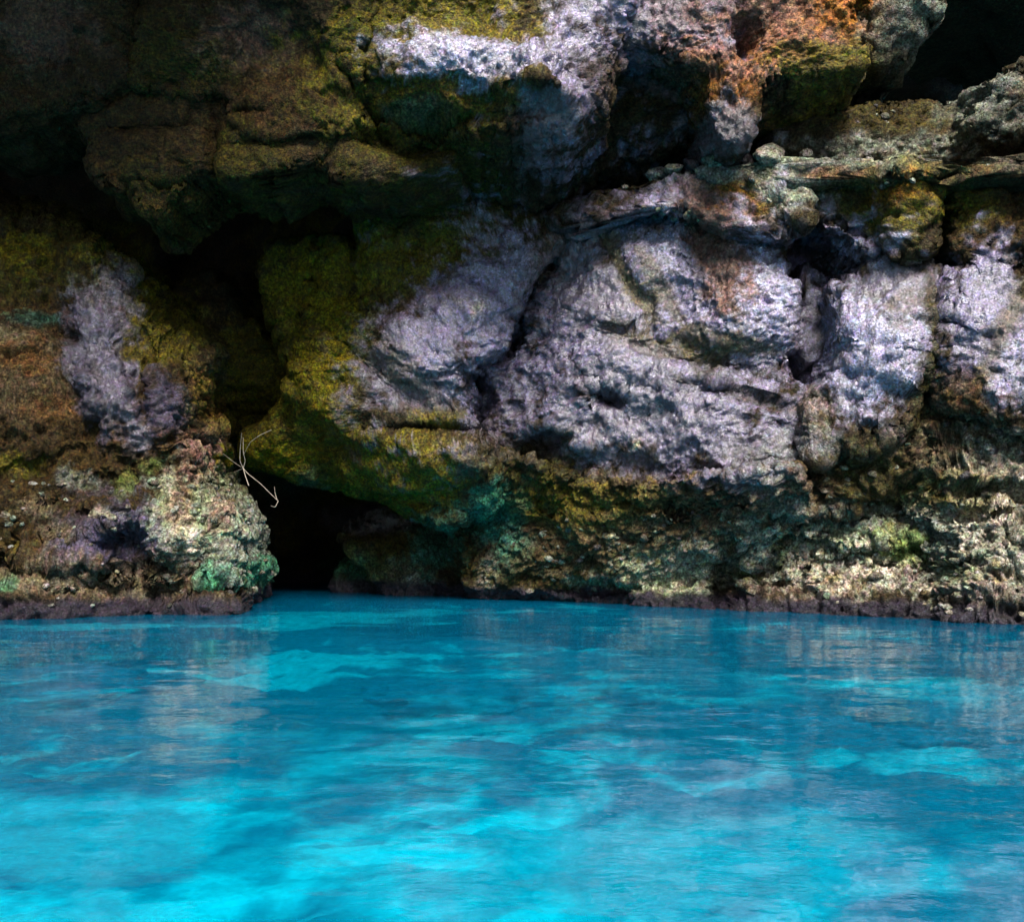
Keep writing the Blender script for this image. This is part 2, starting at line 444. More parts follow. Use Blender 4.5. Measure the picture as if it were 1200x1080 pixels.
def colour_at(px, py, P):
    n = len(px)
    c = np.empty((n, 4), np.float32)
    c[:] = (0.045, 0.032, 0.014, 0.12)
    w1 = fbm(P * 1.7, 4) * 0.42
    w2 = fbm(P * 6.0 + 40, 5, gain=0.75) * 0.5
    for x, y, rx, ry, rot, cc, s in PAINT:
        a = math.radians(rot)
        R = max(rx, ry) * 2.4
        k = np.nonzero((np.abs(px - x) < R) & (np.abs(py - y) < R))[0]
        if not len(k):
            continue
        dx, dy = px[k] - x, py[k] - y
        u, v = (dx * math.cos(a) + dy * math.sin(a)) / rx, (-dx * math.sin(a) + dy * math.cos(a)) / ry
        d = np.sqrt(u * u + v * v) + w1[k] + w2[k]
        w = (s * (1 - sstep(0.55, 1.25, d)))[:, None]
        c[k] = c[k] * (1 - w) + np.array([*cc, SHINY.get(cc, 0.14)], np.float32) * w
    # the wet, weed-stained band just above the water
    b = fbm(P * np.array([5, 5, 2.0]) + 9, 3) * 0.05
    w = (1 - sstep(0.10, 0.17, P[:, 2] + b))[:, None] * 0.92
    c = c * (1 - w) + np.array([0.014, 0.008, 0.020, 0.3], np.float32) * w
    # under water a pale sediment tone is painted on to brighten the far water
    w = sstep(-0.03, -0.10, P[:, 2])[:, None] * 0.85
    c = c * (1 - w) + np.array([0.22, 0.25, 0.25, 0.1], np.float32) * w
    return c

# ------------------------------------------------------------------ relief features shared by all rock (px, py in photo pixels, metres)
# dents and bulges: (px, py, rx, ry, rotation, metres; + is towards the viewer)
BUMPS = [
    (560, 100, 105, 50, 8, 0.34), (660, 95, 50, 75, 0, 0.22), (625, 150, 55, 30, 0, 0.25), (500, 128, 60, 14, 5, 0.16), (480, 160, 70, 18, 0, -0.2),
    (520, 130, 110, 17, 8, -0.18), (600, 138, 60, 14, 14, -0.14), (875, 38, 10, 18, 0, -0.35), 
    
    (715, 466, 17, 11, 10, -0.30), (880, 345, 60, 60, 0, 0.12), (770, 290, 50, 45, 30, 0.10), (800, 412, 90, 18, 14, -0.16), (735, 320, 12, 80, -28, -0.05),
    (860, 462, 60, 10, 14, -0.10), (640, 560, 60, 30, 20, -0.20), (700, 540, 60, 12, 12, -0.10), (690, 400, 70, 50, 10, 0.08),
    (520, 400, 80, 50, 20, 0.14), (480, 360, 70, 16, 30, -0.07), (515, 503, 55, 8, 2, -0.22), (450, 440, 60, 12, 40, -0.10), (565, 470, 14, 22, -10, -0.2),
    (640, 515, 22, 12, 0, -0.25), (1040, 395, 60, 60, 0, 0.12), (1000, 438, 12, 8, 0, -0.06),
    (195, 470, 30, 40, 0, 0.16), (130, 430, 34, 90, -15, 0.20), (165, 430, 12, 80, -10, -0.12), (190, 620, 26, 45, -25, 0.22), (140, 605, 34, 24, 0, 0.14),
    (155, 650, 20, 40, 0, -0.20), (95, 570, 60, 18, 0, -0.08), (60, 540, 60, 12, -10, -0.07), (60, 640, 70, 10, 5, -0.10), (235, 550, 30, 40, 0, 0.12),
    (185, 695, 60, 10, 0, -0.15), (265, 695, 24, 10, 0, -0.22), (110, 690, 30, 8, 0, -0.15), (230, 655, 14, 30, 20, -0.10), (80, 655, 60, 14, 0, 0.12), (30, 670, 50, 9, 5, -0.14),
    (850, 680, 16, 34, 10, -0.35), (1010, 615, 60, 14, 0, -0.15), (1060, 590, 40, 24, 0, -0.30), (1110, 640, 10, 50, 0, -0.2), (1110, 690, 12, 30, 0, -0.2),
    (1150, 575, 50, 10, 0, -0.22), (930, 690, 24, 12, 0, -0.14), (700, 690, 40, 10, 0, -0.15), (1140, 600, 30, 10, 0, -0.15),
    (590, 600, 40, 50, 0, 0.10), (450, 585, 190, 45, 8, -0.40), (310, 515, 80, 45, 10, -0.40), (430, 545, 80, 14, 8, 0.08), (440, 580, 90, 8, 8, -0.07),
    (250, 170, 12, 40, 0, -0.15), (285, 200, 40, 20, 0, 0.1), (180, 150, 60, 10, 0, -0.06), (230, 40, 50, 40, 0, 0.12), (290, 130, 16, 6, 0, -0.2), (340, 60, 40, 40, 0, -0.12),
    (1020, 250, 30, 40, 0, -0.12), (920, 255, 20, 30, 0, -0.1), (975, 290, 16, 18, 0, 0.25), (1060, 240, 40, 40, 0, 0.12),
]
# cracks: (points, half width in px, depth in metres)
CRACKS = [
    ([(372, 268), (370, 300), (366, 340), (357, 372), (356, 400)], 3.2, 0.10),
    ([(90, 112), (140, 108), (200, 113), (255, 112)], 3, 0.15),
    ([(130, 208), (165, 210), (195, 218), (230, 214)], 2.5, 0.08),
    ([(660, 440), (700, 445), (780, 458), (850, 470)], 2.2, 0.05),
    ([(640, 600), (720, 590), (800, 600), (880, 588)], 3, 0.10),
    ([(280, 585), (330, 580), (400, 590)], 2.5, 0.08),
    ([(0, 585), (60, 590), (130, 610)], 4, 0.06), ([(0, 640), (70, 632), (150, 640)], 4, 0.14), ([(20, 665), (90, 672), (190, 668), (260, 678)], 4, 0.12),
    ([(1010, 0), (1020, 40), (1012, 80)], 3, 0.15), ([(1110, 200), (1105, 260), (1112, 300)], 5, 0.2),
    ([(930, 262), (985, 258), (1030, 282)], 3, 0.12), ([(900, 610), (1000, 632), (1100, 620)], 4, 0.10), ([(870, 670), (960, 655), (1060, 668), (1180, 655)], 4, 0.10),
    ([(760, 250), (790, 300), (850, 380)], 1.6, 0.03), ([(620, 400), (680, 430), (700, 480)], 1.6, 0.03), ([(990, 500), (1030, 505), (1080, 485)], 2, 0.05),
    ([(430, 130), (500, 150), (560, 145), (600, 160)], 4, 0.15), ([(390, 60), (420, 110), (450, 160)], 4, 0.12),
]

def seg_dist(px, py, pts):
    best = np.full(len(px), 1e9)
    for (x0, y0), (x1, y1) in zip(pts[:-1], pts[1:]):
        dx, dy = x1 - x0, y1 - y0
        t = np.clip(((px - x0) * dx + (py - y0) * dy) / (dx * dx + dy * dy), 0, 1)
        best = np.minimum(best, np.hypot(px - x0 - t * dx, py - y0 - t * dy))
    return best

def relief(px, py):
    out = np.zeros(len(px))
    for x, y, rx, ry, rot, amp in BUMPS:
        R = max(rx, ry) * 2.6
        k = np.nonzero((np.abs(px - x) < R) & (np.abs(py - y) < R))[0]
        if len(k):
            a = math.radians(rot)
            dx, dy = px[k] - x, py[k] - y
            u, v = (dx * math.cos(a) + dy * math.sin(a)) / rx, (-dx * math.sin(a) + dy * math.cos(a)) / ry
            r2 = u * u + v * v
            out[k] += amp * np.exp(-r2 * r2 * 0.7)
    for pts, w, depth in CRACKS:
        xs, ys = [p[0] for p in pts], [p[1] for p in pts]
        k = np.nonzero((px > min(xs) - 20) & (px < max(xs) + 20) & (py > min(ys) - 20) & (py < max(ys) + 20))[0]
        if len(k):
            jit = 5 * np.sin(px[k] * 0.13 + py[k] * 0.17) + 3 * np.sin(px[k] * 0.41 - py[k] * 0.35)
            d = seg_dist(px[k] + jit, py[k] + jit * 0.7, pts)
            out[k] -= depth * np.exp(-(d / w) ** 2)
    return out

# ------------------------------------------------------------------ one mass of rock
BLOCKS = {}
def rock(name, label, outline, anchor, tilt=(0, 0), edge=60, thick=1.2, bulge=0.2, grain=1.0, crust=0.0, big=1.0, strata=0.0,
         centre=None, cat='rock', group=None, step=1.4, mat=None, kind=None, jag=10, hug=0.0):
    """outline in photo pixels on the face of the rock; anchor = (px, py, metres away); tilt = metres per 100 px (right, up)"""
    P0 = np.array(outline, float)
    for _ in range(2):                                   # round the corners of the outline a little
        nx = np.roll(P0, -1, 0)
        P0 = np.stack([P0 * 0.8 + nx * 0.2, P0 * 0.2 + nx * 0.8], 1).reshape(-1, 2)
    c = np.array(centre, float) if centre else (P0.min(0) + P0.max(0)) / 2
    seg = [P0[i] + (P0[(i + 1) % len(P0)] - P0[i]) * t for i in range(len(P0)) for t in np.linspace(0, 1, 8, endpoint=False)]
    seg = np.array(seg) - c
    ang = np.arctan2(seg[:, 1], seg[:, 0])
    rad = np.hypot(seg[:, 0], seg[:, 1])
    o = np.argsort(ang)
    ang, rad = ang[o], rad[o]
    ang = np.concatenate([ang - 2 * np.pi, ang, ang + 2 * np.pi])
    rad = np.concatenate([rad] * 3)
    area = 0.5 * abs(np.sum(P0[:, 0] * np.roll(P0[:, 1], -1) - np.roll(P0[:, 0], -1) * P0[:, 1]))
    n = int(np.clip(math.sqrt(area) / step * 1.12, 24, 540))
    g = np.linspace(-1, 1, n)
    S, T = np.meshgrid(g, g)
    S, T = S.ravel(), T.ravel()
    big_s = np.abs(S) >= np.abs(T)
    r = np.where(big_s, S, T)
    with np.errstate(divide='ignore', invalid='ignore'):
        th = np.where(big_s, (np.pi / 4) * np.nan_to_num(T / S), np.pi / 2 - (np.pi / 4) * np.nan_to_num(S / T))
    ux, uy = np.cos(th) * r, np.sin(th) * r
    rho = np.hypot(ux, uy)
    theta = np.arctan2(uy, ux)
    R = np.interp(theta, ang, rad)
    seed = sum(ord(ch) for ch in label) % 97
    jp = np.stack([np.cos(theta) * 3 + seed, np.sin(theta) * 3, np.full_like(theta, 0.5)], 1)
    R = R + jag * (fbm(jp, 3) + 0.6 * fbm(jp * 5, 2))
    D0 = anchor[2]
    mpp = D0 / FPX
    ef = np.clip(edge / np.maximum(R, 1), 0, 0.85)
    arc = (edge * mpp + thick) * 0.8
    flat = np.maximum(R * mpp - edge * mpp, 0.01)
    f = flat / (flat + arc)
    inner = rho <= f
    a = np.clip((rho - f) / np.maximum(1 - f, 1e-6), 0, 1) * (np.pi / 2)
    q = np.where(inner, rho / np.maximum(f, 1e-6) * (1 - ef), (1 - ef) + ef * np.sin(a))
    back = np.where(inner, 0, thick * (1 - np.cos(a)))
    px, py = c[0] + np.cos(theta) * R * q, c[1] + np.sin(theta) * R * q
    dfront = D0 + tilt[0] * (px - anchor[0]) / 100 + tilt[1] * (anchor[1] - py) / 100 + bulge * (q * q - 0.35)
    V = world_of(px, py, dfront)
    if hug:
        V[:, 0] += hug * back * (px - 600) / FPX
        V[:, 2] += hug * back * (HORIZON - py) / FPX
    rel = relief(px, py) * np.where(inner, 1, np.cos(a))
    V[:, 1] += back - rel
    # surface normals of the smooth shape
    G = V.reshape(n, n, 3)
    nn = np.cross(np.gradient(G, axis=1), np.gradient(G, axis=0)).reshape(-1, 3)
    nn /= np.maximum(np.linalg.norm(nn, axis=1), 1e-9)[:, None]
    if nn[(n // 2) * n + n // 2, 1] > 0:
        nn = -nn
    Q = V + np.array([seed * 0.0, 0, 0])
    W = Q + 0.10 * np.stack([pnoise(Q * 2.3), pnoise(Q * 2.3 + 50), pnoise(Q * 2.3 + 90)], 1)
    d = big * 0.11 * fbm(W * 1.1, 3)
    d += big * 0.030 * ridged(W * np.array([2.2, 2.2, 3.0]), 3)
    d += grain * 0.016 * fbm(W * 7, 4, gain=0.7)
    sl = np.stack([W[:, 0] * 0.8 + W[:, 2] * 0.6, W[:, 1], W[:, 2] * 0.8 - W[:, 0] * 0.6], 1)
    d += grain * 0.007 * ridged(sl * np.array([12, 16, 24]), 3, gain=0.65)
    wl = worley(W * np.array([27, 27, 31]))
    d += (grain * 0.019 + crust * 0.02) * (0.55 - wl)
    if crust:
        d += crust * 0.07 * (0.5 - worley(W * np.array([6.0, 6.0, 8.0]) + 5))
        d -= crust * 0.06 * sstep(0.15, 0.5, fbm(W * 6 + 70, 3))
        d += crust * 0.05 * (0.55 - worley(W * np.array([14, 14, 17]) + 11))
        d += crust * 0.02 * fbm(W * 22, 3, gain=0.7)
    if strata:
        zz = W[:, 2] * 7 + 0.8 * fbm(W * np.array([0.8, 0.8, 1.6]), 3)
        d += strata * 0.06 * (np.abs((zz % 1) - 0.5) * 2 - 0.5) + strata * 0.05 * fbm(W * np.array([1.5, 1.5, 9]), 3)
    pits = sstep(0.36, 0.52, fbm(W * 4.5 + 33, 4))
    d -= 0.032 * pits * (0.4 + grain * 0.6)
    V = V + nn * d[:, None]
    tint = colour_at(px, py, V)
    idx = np.arange(n * n).reshape(n, n)
    quads = np.stack([idx[:-1, :-1], idx[:-1, 1:], idx[1:, 1:], idx[1:, :-1]], -1).reshape(-1, 4)
    c0 = G[n // 2, n // 2 - 1:n // 2 + 2]
    fn = np.cross(V[quads[len(quads) // 2][1]] - V[quads[len(quads) // 2][0]], V[quads[len(quads) // 2][3]] - V[quads[len(quads) // 2][0]])
    if fn[1] > 0:
        quads = quads[:, ::-1]
    base = V[(n // 2) * n + n // 2].copy()
    ob = mesh_object(name, V - base, quads, mat or M_ROCK, tint)
    ob.location = base
    tag(ob, label, cat, group, kind)
    BLOCKS[label] = (ob, V, nn, px, py, inner)
    return ob

#BLOCKS_BEGIN
# ---- overhanging masses at the top
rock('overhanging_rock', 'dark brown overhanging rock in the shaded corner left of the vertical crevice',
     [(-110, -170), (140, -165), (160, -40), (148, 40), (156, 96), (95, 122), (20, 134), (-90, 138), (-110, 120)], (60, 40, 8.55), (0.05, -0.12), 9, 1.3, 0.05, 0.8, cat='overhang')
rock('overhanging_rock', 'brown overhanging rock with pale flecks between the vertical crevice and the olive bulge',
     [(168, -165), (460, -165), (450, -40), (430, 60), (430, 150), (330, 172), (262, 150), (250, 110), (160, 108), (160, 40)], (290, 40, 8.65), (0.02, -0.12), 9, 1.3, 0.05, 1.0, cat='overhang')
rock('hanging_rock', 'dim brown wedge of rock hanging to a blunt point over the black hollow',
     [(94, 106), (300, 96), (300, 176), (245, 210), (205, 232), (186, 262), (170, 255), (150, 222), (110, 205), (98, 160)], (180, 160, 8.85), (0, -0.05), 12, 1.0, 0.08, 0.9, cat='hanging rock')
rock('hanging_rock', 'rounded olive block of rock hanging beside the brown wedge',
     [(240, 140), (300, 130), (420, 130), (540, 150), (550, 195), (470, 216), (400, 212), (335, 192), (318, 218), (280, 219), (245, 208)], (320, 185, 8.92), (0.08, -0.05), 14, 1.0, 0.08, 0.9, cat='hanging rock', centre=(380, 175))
rock('overhanging_rock', 'big olive overhanging bulge with a pale lilac shelf across its middle',
     [(400, -165), (745, -165), (760, -60), (745, 10), (722, 90), (718, 140), (690, 168), (620, 182), (560, 172), (520, 165), (440, 178), (395, 150), (380, 60)],
     (560, 80, 8.75), (-0.05, -0.10), 16, 1.5, 0.12, 1.2, crust=0.25, cat='overhang')
rock('overhanging_rock', 'orange and lilac stained overhanging rock above the ledge, with a dark hollow in it',
     [(670, -165), (1030, -165), (1034, -60), (1024, 50), (1008, 84), (940, 90), (895, 104), (886, 150), (876, 172), (842, 176), (826, 120), (820, 85), (770, 60), (705, 50), (680, 0)],
     (850, 40, 8.75), (-0.08, -0.05), 12, 1.4, 0.06, 1.2, crust=0.35, cat='overhang', centre=(860, 20))
rock('dark_rock', 'dark brown rock set back in the hollow between the olive bulge and the orange overhang',
     [(690, 40), (780, 40), (850, 70), (850, 150), (800, 185), (740, 205), (690, 190), (670, 120)], (765, 110, 9.5), (-0.1, -0.35), 12, 1.0, 0.1, 1.2, crust=0.4, cat='rock')
rock('overhanging_rock', 'grey green rock beside the black opening above the ledge',
     [(1005, -165), (1120, -165), (1108, -40), (1094, 30), (1070, 62), (1058, 84), (1020, 90), (1000, 70), (1004, 30)], (1050, 40, 9.15), (0, -0.2), 12, 1.2, 0.1, 1.0, crust=0.2, cat='overhang')
rock('boulder', 'grey green boulder above the ledge under the black opening',
     [(1150, 92), (1195, 78), (1290, 60), (1300, 190), (1220, 190), (1160, 185), (1135, 150), (1145, 110)], (1200, 120, 8.7), (-0.2, -0.05), 14, 1.0, 0.1, 1.1, crust=0.5, cat='boulder')
rock('boulder', 'dark crusted rock low behind the ledge under the orange overhang',
     [(900, 160), (960, 138), (1040, 116), (1120, 112), (1165, 135), (1170, 185), (1100, 196), (930, 196)], (1050, 160, 9.3), (-0.1, 0.1), 10, 0.8, 0.06, 1.0, crust=0.6, cat='boulder')
# ---- the ledge
rock('rock_ledge', 'long pale grey green ledge of layered rock running above the lilac slabs',
     [(800, 194), (880, 192), (960, 189), (1060, 192), (1130, 186), (1275, 176), (1275, 212), (1200, 206), (1120, 212), (1010, 206), (930, 216), (850, 220)],
     (1000, 198, 8.85), (-0.28, 0.1), 6, 1.2, 0.02, 1.0, crust=0.5, strata=0.6, cat='ledge', jag=6, centre=(1050, 200), big=0.4)
rock('mossy_rock', 'orange and olive mossy band of rock just under the ledge above the big lilac slab',
     [(645, 250), (700, 222), (790, 196), (900, 200), (950, 212), (955, 262), (900, 276), (850, 266), (780, 246), (700, 254), (662, 272)],
     (820, 232, 9.38), (-0.30, 0.1), 8, 0.9, 0.05, 1.2, crust=0.55, cat='mossy rock', jag=6)
rock('mossy_rock', 'olive mossy block under the ledge above the dark hollow',
     [(940, 205), (1010, 200), (1105, 204), (1110, 250), (1096, 292), (1040, 300), (1000, 284), (950, 264)], (1030, 250, 8.95), (-0.3, 0.05), 9, 0.9, 0.06, 1.2, crust=0.6, cat='mossy rock', jag=6)
rock('mossy_rock', 'dark brown block under the ledge, right of the vertical fissure',
     [(1112, 206), (1200, 204), (1275, 196), (1275, 310), (1200, 318), (1150, 308), (1108, 296)], (1180, 255, 8.55), (-0.3, 0.0), 9, 0.9, 0.06, 1.2, crust=0.5, cat='mossy rock', jag=6)
# ---- the main faces
rock('rock_mass', 'broad olive and lilac rock face left of the slanting crack',
     [(414, 222), (540, 206), (640, 228), (672, 256), (656, 290), (622, 342), (600, 396), (600, 414), (560, 430), (566, 470), (560, 500), (590, 540), (590, 600), (520, 622), (460, 596), (390, 566), (320, 548), (270, 542), (262, 515), (305, 490), (338, 450), (338, 410), (350, 372), (400, 340), (418, 300)],
     (510, 400, 10.15), (-0.15, 0.02), 12, 1.2, 0.22, 1.15, crust=0.12, cat='rock face', centre=(490, 430))
rock('rock_mass', 'yellow olive slab split by a thin vertical crack, deep beside the black hollow',
     [(298, 292), (335, 270), (398, 262), (425, 310), (425, 400), (390, 470), (350, 440), (330, 410), (302, 350)], (360, 340, 10.5), (-0.1, -0.05), 12, 1.0, 0.06, 0.9, cat='rock face')
rock('rock_mass', 'big rough lilac rock face with a small dark hole, right of the slanting crack',
     [(660, 268), (700, 240), (790, 220), (850, 234), (920, 262), (926, 320), (936, 372), (924, 425), (956, 470), (966, 520), (930, 580), (840, 610), (720, 620), (640, 585), (588, 540), (560, 482), (552, 436), (594, 414), (602, 376), (634, 318)],
     (770, 420, 9.75), (-0.30, 0.02), 9, 1.2, 0.24, 1.25, crust=0.2, cat='rock face', centre=(765, 420))
rock('rock_mass', 'palest lilac white rock face between the dark hollow and the vertical fissure',
     [(968, 338), (1010, 306), (1070, 294), (1104, 312), (1099, 380), (1088, 440), (1070, 500), (1020, 530), (960, 530), (940, 480), (972, 432), (990, 395)],
     (1025, 410, 9.0), (-0.28, 0.08), 8, 1.0, 0.12, 1.2, crust=0.2, cat='rock face')
rock('rock_mass', 'lilac rock face right of the vertical fissure',
     [(1106, 318), (1140, 306), (1200, 304), (1275, 290), (1275, 520), (1220, 520), (1150, 490), (1105, 480), (1098, 420), (1106, 380)],
     (1180, 400, 8.5), (-0.28, 0.06), 9, 1.0, 0.1, 1.2, crust=0.2, cat='rock face')
rock('dark_rock', 'purple black knob of rock hanging in the hollow beside the palest slab',
     [(930, 392), (936, 340), (940, 290), (968, 320), (978, 380), (974, 415), (950, 432), (932, 420)], (952, 370, 9.6), (0, 0), 10, 0.7, 0.05, 1.1, crust=0.4, cat='rock', jag=4)
rock('boulder', 'small tan wedge of rock in the notch under the purple black knob',
     [(938, 466), (965, 458), (988, 500), (988, 530), (962, 548), (944, 524)], (963, 500, 9.1), (0, 0), 8, 0.6, 0.06, 1.0, crust=0.3, cat='boulder', jag=4)
# ---- the foot of the wall
rock('crusted_rock', 'brown and olive crusted foot of the wall under the big lilac face',
     [(510, 540), (600, 520), (700, 560), (820, 555), (940, 540), (970, 600), (910, 650), (870, 700), (860, 860), (680, 860), (560, 850), (530, 720), (545, 650), (512, 610)],
     (700, 704, 10.65), (-0.40, -0.55), 14, 1.2, 0.03, 1.2, crust=0.8, cat='rock', centre=(700, 670))
rock('crusted_rock', 'dark teal and olive algae stained hump rising from the water beside the sea cave',
     [(525, 575), (570, 555), (620, 565), (650, 640), (660, 850), (560, 850), (545, 700), (550, 650), (530, 620)], (590, 699, 11.15), (-0.2, -0.30), 20, 1.0, 0.1, 1.1, crust=0.6, cat='rock')
rock('crusted_rock', 'pale green crusted boulder at the water with a lime green patch',
     [(735, 700), (760, 668), (800, 648), (856, 632), (910, 606), (1000, 622), (1060, 626), (1120, 640), (1130, 700), (1135, 880), (735, 880)], (980, 718, 9.25), (-0.38, 0.38), 18, 1.0, 0.1, 1.2, crust=1.1, cat='boulder', centre=(980, 700))
rock('crusted_rock', 'dark grooved rock between the palest slab and the pale green boulder',
     [(910, 530), (1000, 490), (1070, 470), (1116, 450), (1126, 560), (1121, 650), (1060, 650), (960, 640), (905, 620)], (1020, 560, 9.2), (-0.25, -0.05), 12, 1.0, 0.06, 1.2, crust=0.8, cat='rock')
rock('crusted_rock', 'tall crusted rock with grey green knobs at the water right of the lime patch',
     [(1086, 470), (1160, 452), (1275, 460), (1280, 900), (1104, 900), (1108, 700), (1104, 620), (1086, 560)], (1170, 728, 8.4), (-0.22, 0.14), 14, 1.0, 0.08, 1.2, crust=1.3, cat='rock', centre=(1200, 640))
# ---- left buttress
rock('rock_buttress', 'rough brown rock buttress with a lilac streak standing in the water beside the sea cave',
     [(-110, 205), (30, 234), (95, 256), (120, 286), (172, 326), (218, 388), (250, 420), (246, 500), (260, 552), (278, 600), (292, 650), (294, 700), (284, 900), (-110, 900)],
     (120, 722, 9.0), (0.18, 0.13), 40, 2.2, 0.05, 1.35, crust=0.75, cat='rock', centre=(80, 560), big=1.4, hug=0.85)
rock('recess_rock', 'narrow dark rock leaning in the shaded recess between the buttress and the yellow slab',
     [(205, 325), (250, 312), (300, 372), (350, 440), (350, 530), (330, 549), (262, 548), (235, 430), (212, 380)], (290, 450, 11.35), (0, 0), 12, 0.8, 0.08, 0.9, strata=0.7, cat='rock')
# ---- small boulders inside the low cave
rock('boulder', 'green tinged boulder in the water deep inside the low sea cave',
     [(385, 668), (405, 652), (432, 655), (446, 680), (450, 800), (385, 800)], (415, 695, 12.2), (0, 0), 14, 0.6, 0.05, 1.0, crust=0.6, cat='boulder', jag=4)
rock('boulder', 'greyish boulder in the water at the mouth of the low sea cave',
     [(465, 682), (480, 664), (505, 668), (518, 690), (520, 800), (465, 800)], (490, 698, 11.6), (0, 0), 14, 0.6, 0.05, 1.0, crust=0.6, cat='boulder', jag=4)
rock('boulder', 'dark boulder in the water under the lip of the low sea cave',
     [(380, 618), (430, 596), (500, 590), (560, 610), (575, 700), (575, 800), (450, 800), (445, 700), (415, 655)], (490, 690, 11.75), (-0.1, -0.1), 18, 0.9, 0.05, 1.0, crust=0.6, cat='boulder', jag=4)
#BLOCKS_END

# ------------------------------------------------------------------ the setting: back wall, cliff above, seabed, water
def grid(xs, ys):
    X, Y = np.meshgrid(xs, ys)
    n, m = X.shape
    idx = np.arange(n * m).reshape(n, m)
    q = np.stack([idx[:-1, :-1], idx[:-1, 1:], idx[1:, 1:], idx[1:, :-1]], -1).reshape(-1, 4)
    return X.ravel(), Y.ravel(), q

# back wall of the hollow, a rough curved sheet that joins the roof and runs out past both sides
xs, zs = np.linspace(-15, 15, 260), np.linspace(-1.2, 9.5, 120)
X, Z, q = grid(xs, zs)
Y = 12.6 + 0.012 * X * X + 0.0 * Z - 0.18 * np.maximum(X - 2, 0)
Y = Y + 2.5 * np.exp(-((X - 3.6) / 0.9) ** 2 - ((Z - 4.9) / 0.8) ** 2) + 1.9 * np.exp(-((X + 2.2) / 1.7) ** 2 - ((Z - 0.4) / 1.3) ** 2) + 2.5 * np.exp(-((X + 4) / 2.4) ** 2 - ((Z - 4.2) / 1.3) ** 2)
V = np.stack([X, Y, Z], 1)
V[:, 1] += 0.35 * fbm(V * 0.7, 4) + 0.15 * ridged(V * 1.7, 3)
px, py = 600 + X / V[:, 1] * FPX, HORIZON - (Z - CAM_H) / V[:, 1] * FPX
tint = colour_at(px, py, V) * np.array([0.5, 0.45, 0.6, 1.0])  # wall dimmed and purpled, painting deep shade into the hollows
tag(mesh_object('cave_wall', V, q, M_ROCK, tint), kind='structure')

# roof of the hollow and the cliff above the picture, unseen, its left lean added to shade the upper left
xs, ts = np.linspace(-16, 16, 240), np.linspace(-1, 1, 200)
X, T, q = grid(xs, ts)
lean = 5.2 * sstep(1.6, -3.3, X) + 0.4
Tp, Tm = np.maximum(T, 0), np.minimum(T, 0)
V = np.stack([X, 9.2 - 0.18 * np.maximum(X, 0) - lean * np.sin(Tp * 1.9) - 8 * Tm, 5.55 + 5.2 * (Tp ** 2 * sstep(2.5, -1.5, X) + Tp * sstep(-1.5, 2.5, X)) + 0.5 * sstep(-2, 4, X) + 0.5 * Tm], 1)
V += (0.5 * fbm(V * 0.5, 4) + 0.25 * ridged(V * 1.2, 3))[:, None] * np.array([0, -0.8, 0.5])
tag(mesh_object('shading_cliff', V, q, M_ROCK, colour_at(np.full(len(X), 250.0), np.full(len(X), -400.0), V)), kind='structure')

# seabed: pale sand with darker weed and rubble
def axis(lo, hi, dense_lo, dense_hi, n, far):
    a = np.linspace(dense_lo, dense_hi, n)
    left = dense_lo - np.geomspace(0.3, dense_lo - lo, far)[::-1]
    right = dense_hi + np.geomspace(0.3, hi - dense_hi, far)
    return np.concatenate([left, a, right])
X, Y, q = grid(axis(-300, 300, -8, 8, 330, 24), axis(-300, 60, 1.2, 15, 330, 24))
P = np.stack([X, Y, np.zeros_like(X)], 1)
Zb = -0.46 + 0.10 * fbm(P * 0.8, 4) + 0.03 * ridged(P * 3.0, 3)
Wp = P + 0.35 * np.stack([fbm(P * 1.3 + 11, 3), fbm(P * 1.3 + 71, 3), 0 * X], 1)
sand = 0.75 * fbm(Wp * np.array([0.7, 0.9, 1]) + 3.3, 5, gain=0.62) - 0.10
for x, y, rx, ry, a in ((-1.35, 3.25, 0.75, 0.55, 1.0), (0.05, 3.05, 0.55, 0.40, 1.0), (-0.55, 3.9, 0.35, 0.3, 0.5), (0.75, 2.95, 0.5, 0.22, 0.6), (-2.6, 4.6, 0.8, 0.5, 0.35), (-0.1, 5.0, 0.7, 0.5, 0.35),
                        (-1.5, 9.6, 2.2, 1.0, 0.7), (-3.3, 8.6, 1.2, 0.35, 0.5), (1.7, 3.8, 1.5, 0.9, -0.5), (-0.2, 7.2, 1.6, 0.6, -0.55), (-0.9, 8.2, 0.6, 0.25, -0.7), (-3.1, 7.5, 0.9, 0.35, -0.7),
                        (-2.0, 4.2, 0.5, 0.4, -0.6), (-1.6, 5.8, 1.6, 0.6, -0.3), (2.0, 7.6, 1.6, 0.7, 0.45), (0.4, 6.0, 1.6, 0.4, 0.25), (2.8, 5.2, 1.0, 0.6, 0.2)):
    sand = sand + a * np.exp(-((Wp[:, 0] - x) / rx) ** 2 - ((Wp[:, 1] - y) / ry) ** 2)
w = sstep(0.0, 0.52, sand - 0.08 + 0.45 * fbm(Wp * 2.6 + 21, 5, gain=0.65))[:, None]
tint = np.array([0.06, 0.16, 0.19, 1]) * (1 - w) + np.array([0.78, 0.77, 0.70, 1]) * w
tag(mesh_object('seabed', np.stack([X, Y, Zb], 1), q, M_BED, tint), kind='structure')

X, Y, q = grid(axis(-300, 300, -8, 8, 420, 24), axis(-300, 60, 1.2, 14, 560, 24))
P = np.stack([X, Y, np.zeros_like(X)], 1)
Zw = 0.006 * fbm(P * np.array([0.9, 1.5, 1]), 3) + 0.0016 * fbm(P * np.array([3.2, 5.0, 1]) + 8, 3)
tag(mesh_object('water', np.stack([X, Y, Zw], 1), q, M_WATER), kind='structure')
